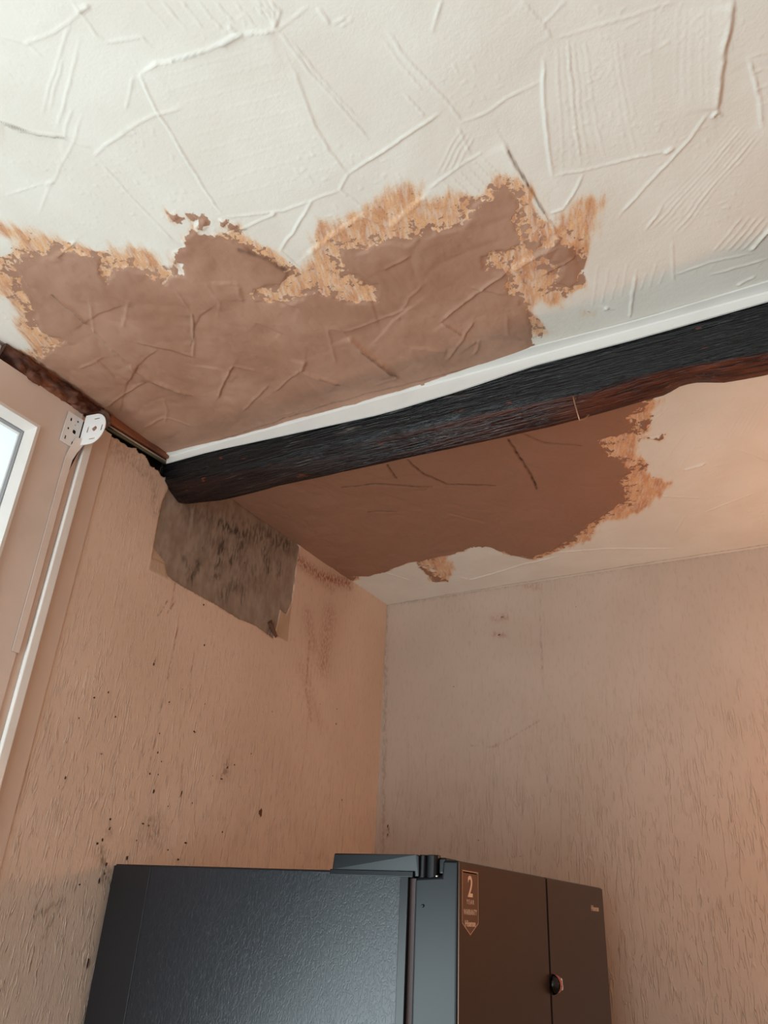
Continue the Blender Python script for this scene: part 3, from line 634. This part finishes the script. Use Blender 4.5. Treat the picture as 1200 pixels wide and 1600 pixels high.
# ------------------------------------------------------------------ timber and channel in the gap over window and wall
V = []; F = []; N = 46; K = 7
for i in range(N):
    y = .625+(.862-.625)*i/(N-1); tp = min(1, .25+i/16); s = lambda k, a: a*float(fbm(np.array([y*60+k*3.7]), np.array([k*5.3]), 111, 3)[0])
    for k in range(K):
        t = k/(K-1)
        V.append((tp*(.014*math.sin(math.pi*(.12+.8*t))+s(k, .016))+.002, y, CE-(.034*tp+.005)*(1-t)+s(k+30, .008)))
    V.append((-.011, y, CE)); V.append((-.011, y, 2.612))
n = K+2
F = [(i*n+k, i*n+(k+1) % n, (i+1)*n+(k+1) % n, (i+1)*n+k) for i in range(N-1) for k in range(n)]+[tuple(range(n)), tuple((N-1)*n+k for k in range(n))]
tag(mesh_obj('timber_lintel', V, F, M['rot'], None, True), 'rough rotten brown timber strip between window frame and ceiling', 'timber')
bm = bmesh.new(); bmesh.ops.create_icosphere(bm, subdivisions=3, radius=1)
for v in bm.verts:
    k = 1+.35*float(fbm(np.array([v.co.x*3+5]), np.array([v.co.y*3+v.co.z*2+9]), 121, 3)[0]); v.co = Vector((v.co.x*.010*k+.005, v.co.y*.022*k+.868, v.co.z*.020*k+2.632))
tag(bm_obj('mortar_lump', bm, M['grime'], None, True), 'lump of crumbling grey mortar above the white bracket', 'mortar')
g0 = .900; g1 = 1.066
box('recess', (-.045, g0-.03, 2.585), (-.034, g1+.03, CE), M['dark'], wo[0])
bm = bmesh.new(); prism(bm, [(-.008, .885, 2.632), (-.008, .885, 2.652), (-.008, g1, 2.651), (-.008, g1, 2.640)], np.array([.016, 0, 0]))
tag(bm_obj('wood_batten', bm, M['batten'], None, bevel=.002), 'thin orange brown wooden batten along ceiling edge left of beam', 'batten')
tag(tube('cable', [(-.004, .885, 2.622), (-.004, .95, 2.626), (-.003, 1.01, 2.628), (-.002, g1, 2.630)], .0035, M['cable'], n=10), 'grey green cable lying in the dark gap under the batten', 'cable')
tag(tube('cable', [(.0, .89, 2.628), (.0, .96, 2.6305), (.0, 1.02, 2.6325), (.0, g1, 2.6345)], .0022, mat('pale_cable', srgb(176, 156, 138), .5), n=10), 'thin pale cable directly under the orange brown batten', 'cable')

# ------------------------------------------------------------------ white bracket at the window corner (plates are outlines with real holes)
def plate(name, outline, holes, thick, matl, parent, Mx):
    cu = bpy.data.curves.new(name, 'CURVE'); cu.dimensions = '2D'; cu.fill_mode = 'BOTH'; cu.extrude = thick/2; cu.bevel_depth = .0003
    for P in [outline]+holes:
        s = cu.splines.new('POLY'); s.points.add(len(P)-1); s.use_cyclic_u = True
        for i, q in enumerate(P): s.points[i].co = (q[0], q[1], 0, 1)
    t = bpy.data.objects.new('t', cu); COL.objects.link(t); dg = bpy.context.evaluated_depsgraph_get()
    me = bpy.data.meshes.new_from_object(t.evaluated_get(dg)); bpy.data.objects.remove(t)
    me.name = name; me.materials.clear(); me.materials.append(matl); o = bpy.data.objects.new(name, me); COL.objects.link(o); me.transform(Mx); o.parent = parent; return o
def slot(cx, cy, w, h, a=0):
    P = []
    for k in range(12):
        th = 2*math.pi*k/12; x, y = w/2*math.copysign(abs(math.cos(th))**.6, math.cos(th)), h/2*math.copysign(abs(math.sin(th))**.6, math.sin(th))
        P.append((cx+x*math.cos(a)-y*math.sin(a), cy+x*math.sin(a)+y*math.cos(a)))
    return P[::-1]
br = empty('blind_bracket', (0, 0, 0))
bz = 2.562; by = .806
out = [(0,-.027),(.020,-.027)]+[(.020+.022*math.sin(t), -.005-.022*math.cos(t)) for t in np.linspace(0.2, math.pi-.2, 14)]
out = [(0, -.028), (.022, -.028)]+[(.022+.026*math.sin(t), -.028*math.cos(t)) for t in np.linspace(.15, math.pi-.15, 16)]+[(.022, .028), (0, .028)]
holes = [slot(.012,0,.003,.013), slot(.026,.0,.009,.010,.78), slot(.026,.019,.013,.003), slot(.026,-.019,.013,.003), slot(.041,0,.003,.013)]
plate('end_plate', out, holes, .0014, M['steel'], br, Matrix.Translation((.009, by+.022, bz+.012)) @ Matrix.Rotation(math.radians(10), 4, 'Z') @ Matrix.Rotation(math.radians(90), 4, 'X') @ Matrix.Diagonal((1.18, 1.3, 1, 1)))
out2 = [(-.019,-.034),(.019,-.034),(.019,.036),(-.019,.036)]
h2 = [slot(-.008,.022,.005,.009), slot(.008,.026,.005,.005), slot(-.009,.0,.005,.006), slot(.006,.0,.009,.010), slot(-.010,-.022,.004,.010), slot(.008,-.026,.004,.010), slot(.004,.015,.003,.003)]
plate('wall_plate', out2, h2, .0014, M['steel'], br, Matrix.Translation((.0065, by, bz)) @ Matrix.Rotation(math.radians(90), 4, 'Z') @ Matrix.Rotation(math.radians(90), 4, 'X'))
box('gap_back', (.0042, by-.018, bz-.033), (.0050, by+.018, bz+.035), M['dark'], br)
tag(br, 'white metal roller blind bracket with slots at top corner of window', 'bracket')

# ------------------------------------------------------------------ fridge
FX0, FY0, FY1, FZ = .020, 1.130, 1.898, 1.780
XB, XF = .650, .7245       # body front, door front
fr = empty('fridge', (FX0+.35, 1.5, 0))
def fp(o): reparent(o, fr); return o
fp(box('body', (FX0, FY0, .03), (XB-.008, FY1, FZ), M['fside'], bevel=.003))
fp(box('dark_reflection', (FX0-.001, FY0-.0012, .03), (FX0+.094, FY0+.01, FZ-.0025), mat('painted_dark_reflection', srgb(8, 9, 15), .4, 0, .5), bevel=.0008))  # added dark strip, stands in for the dark reflection on the side
fp(box('gasket', (XB-.008, FY0+.006, .06), (XB+.004, FY1-.006, FZ-.008), M['gasket']))
fp(box('cabinet_lip', (XB-.020, FY0-.0015, .03), (XB-.006, FY0+.02, FZ), M['fblack'], bevel=.001))
def door(y0, y1, notch):
    bm = bmesh.new(); z0 = .62; z1 = 1.798
    if notch: pts = [(XB+.004, y0, z0), (XF, y0, z0), (XF, y0, z1), (XB+.050, y0, z1), (XB+.048, y0, z1-.022), (XB+.004, y0, z1-.025)]
    else: pts = [(XB+.004, y0, z0), (XF, y0, z0), (XF, y0, z1), (XB+.004, y0, z1)]
    prism(bm, pts, np.array([0, y1-y0, 0]))
    d = fp(bm_obj('door', bm, M['fedge'], bevel=.004))
    f = box('door_front', (XF-.0005, y0+.0025, z0+.003), (XF+.0012, y1-.0025, z1-.0025), M['ffront']); f.parent = d; return d
ym = 1.519
d1 = door(FY0+.001, ym-.0022, True); d2 = door(ym+.0022, FY1, False)
for k, (y0, y1) in enumerate([(FY0+.001, ym-.0022), (ym+.0022, FY1)]):     # lower freezer doors
    d = fp(box('freezer_door', (XB+.004, y0, .04), (XF, y1, .61), M['fedge'], bevel=.004)); f = box('door_front', (XF-.0005, y0+.0025, .044), (XF+.0012, y1-.0025, .606), M['ffront']); f.parent = d
# hinge cover on top of the body
bm = bmesh.new(); prism(bm, [(.506, FY0-.001, FZ-.006), (.506, FY0-.001, FZ+.0015), (.508, FY0-.001, FZ+.0245), (.655, FY0-.001, FZ+.0245), (.660, FY0+.003, FZ+.024), (.660, FY0+.003, FZ-.006)], np.array([0, .09, 0]))
hc = fp(bm_obj('hinge_cover', bm, M['fblack'], bevel=.002)); 
o = box('cover_skirt', (.503, FY0-.0022, FZ-.007), (.652, FY0+.05, FZ+.0015), M['fblack'], bevel=.001); o.parent = hc
def cyl(name, c, r, h, m, ax='Z', n=28, parent=None):
    bm = bmesh.new(); bmesh.ops.create_cone(bm, cap_ends=True, segments=n, radius1=r, radius2=r, depth=h)
    if ax == 'X': bmesh.ops.rotate(bm, verts=bm.verts, matrix=Matrix.Rotation(math.pi/2, 3, 'Y'))
    if ax == 'Y': bmesh.ops.rotate(bm, verts=bm.verts, matrix=Matrix.Rotation(math.pi/2, 3, 'X'))
    bmesh.ops.translate(bm, verts=bm.verts, vec=c); return bm_obj(name, bm, m, parent, False, .0012)
hb = fp(box('hinge', (.655, FY0+.012, FZ-.001), (.700, FY0+.055, FZ+.022), M['fblack'], bevel=.003))
o = cyl('hinge_pin', (.679, FY0+.013, FZ+.008), .0105, .034, M['fblack']); o.parent = hb
o = cyl('hinge_screw', (.686, FY0+.010, FZ-.0055), .0045, .006, M['chrome']); o.parent = hb
fp(cyl('hinge_cover_edge', (.662, FY0+.013, FZ+.008), .007, .034, M['fblack']))
o = cyl('door_plug', (.6685, FY0+.0005, 1.736), .0022, .003, M['fblack'], 'Y'); fp(o)
def text(name, s, size, loc, parent, m, sx=1., bold=.0):
    """raised lettering on the door front, reading along +y"""
    cu = bpy.data.curves.new(name, 'FONT'); cu.body = s; cu.size = size; cu.align_x = 'CENTER'; cu.extrude = .00015; cu.offset = bold
    t = bpy.data.objects.new('t', cu); COL.objects.link(t); me = bpy.data.meshes.new_from_object(t.evaluated_get(bpy.context.evaluated_depsgraph_get()))
    bpy.data.objects.remove(t); me.materials.clear(); me.materials.append(m)
    me.transform(Matrix.Translation(loc) @ Matrix(((0, 0, 1, 0), (1, 0, 0, 0), (0, 1, 0, 0), (0, 0, 0, 1))) @ Matrix.Diagonal((sx, 1, 1, 1)))
    o = bpy.data.objects.new(name, me); COL.objects.link(o); o.parent = parent; return o
ys, yw = 1.172, .062; xs_ = XF+.0016
st = fp(empty('warranty_sticker', (0, 0, 0))); 
st = fp(mesh_obj('warranty_sticker', [(xs_-.0002, ys-yw/2, 1.787), (xs_-.0002, ys+yw/2, 1.787), (xs_-.0002, ys+yw/2, 1.716), (xs_-.0002, ys, 1.700), (xs_-.0002, ys-yw/2, 1.716)], [(0, 1, 2, 3, 4)], mat('clear_brown_sticker', srgb(104, 76, 60), .3, .8)))
st['label'] = 'shield shaped clear sticker with silver print'
for o in list(COL.objects):
    if o.type == 'EMPTY' and o.name.startswith('warranty_sticker'): bpy.data.objects.remove(o)
st.name = 'warranty_sticker'
def outline(name, P, w, m, parent):
    bm = bmesh.new(); n = len(P)
    for i in range(n):
        a, b = Vector(P[i]), Vector(P[(i+1) % n]); t = (b-a).normalized(); s = Vector((0, -t.z, t.y))*w/2
        vs = [bm.verts.new(q) for q in (a-s-t*w/2, b-s+t*w/2, b+s+t*w/2, a+s-t*w/2)]; bm.faces.new(vs)
    return bm_obj(name, bm, m, parent)
outline('sticker_border', [(xs_+.0001, ys-yw/2+.002, 1.785), (xs_+.0001, ys+yw/2-.002, 1.785), (xs_+.0001, ys+yw/2-.002, 1.717), (xs_+.0001, ys, 1.702), (xs_+.0001, ys-yw/2+.002, 1.717)], .0008, M['print'], st)
outline('sticker_top_bar', [(xs_+.0002, ys-.024, 1.7835), (xs_+.0002, ys+.022, 1.7835)], .0016, M['print'], st)
text('sticker_number', '2', .040, (xs_, ys, 1.7515), st, M['print'], .95, .0006)
text('sticker_year', 'Y E A R', .0088, (xs_, ys, 1.7415), st, M['print'], .95)
text('sticker_warranty', 'WARRANTY', .0105, (xs_, ys, 1.7275), st, M['print'], .82)
text('sticker_brand', 'Hisense', .0115, (xs_, ys, 1.7125), st, M['print'], 1.05, .0002)
text('door_logo', 'Hisense', .0150, (xs_-.0002, 1.828, 1.7505), d2, M['print'], 1.2, .0002)
tag(fr, 'dark tall double door fridge standing in the corner under the beam', 'fridge')
# magnet across the door seam
bm = bmesh.new(); bmesh.ops.create_uvsphere(bm, u_segments=32, v_segments=20, radius=1)
mz, my = 1.6275, 1.537
for v in bm.verts: v.co = Vector((max(v.co.x, -.05)*.014, v.co.y*.020, v.co.z*.0155))
mg = bm_obj('fridge_magnet', bm, M['redmag'], None, True); mg.location = (XF+.0022, my, mz)
sq = [(.0135,-.004,.007),(.0130,-.001,.010),(.0135,.002,.007),(.0142,.000,.003),(.0142,-.002,.000),(.0140,.003,-.001),(.0135,.004,-.006),(.0135,.000,-.008)]
tube('highlight_curl', [(a+.0002, b, c) for a, b, c in sq], .0007, mat('painted_highlight', srgb(230, 224, 220), .3), mg)  # white curl modelled as the gloss highlight on the dome
bm = bmesh.new(); bmesh.ops.create_uvsphere(bm, u_segments=24, v_segments=16, radius=1)
for v in bm.verts: v.co = Vector((max(v.co.x, -.05)*.0143, min(v.co.y, -.55)*.0203, v.co.z*.0158))
bm_obj('dark_side', bm, mat('black_gloss', srgb(10, 9, 10), .25), mg, True)
tag(mg, 'small domed dark red and black magnet over the fridge door seam', 'magnet')

S.cycles.use_denoising = True
S.cycles.max_bounces = 8; S.cycles.diffuse_bounces = 5
S.cycles.sample_clamp_indirect = 5
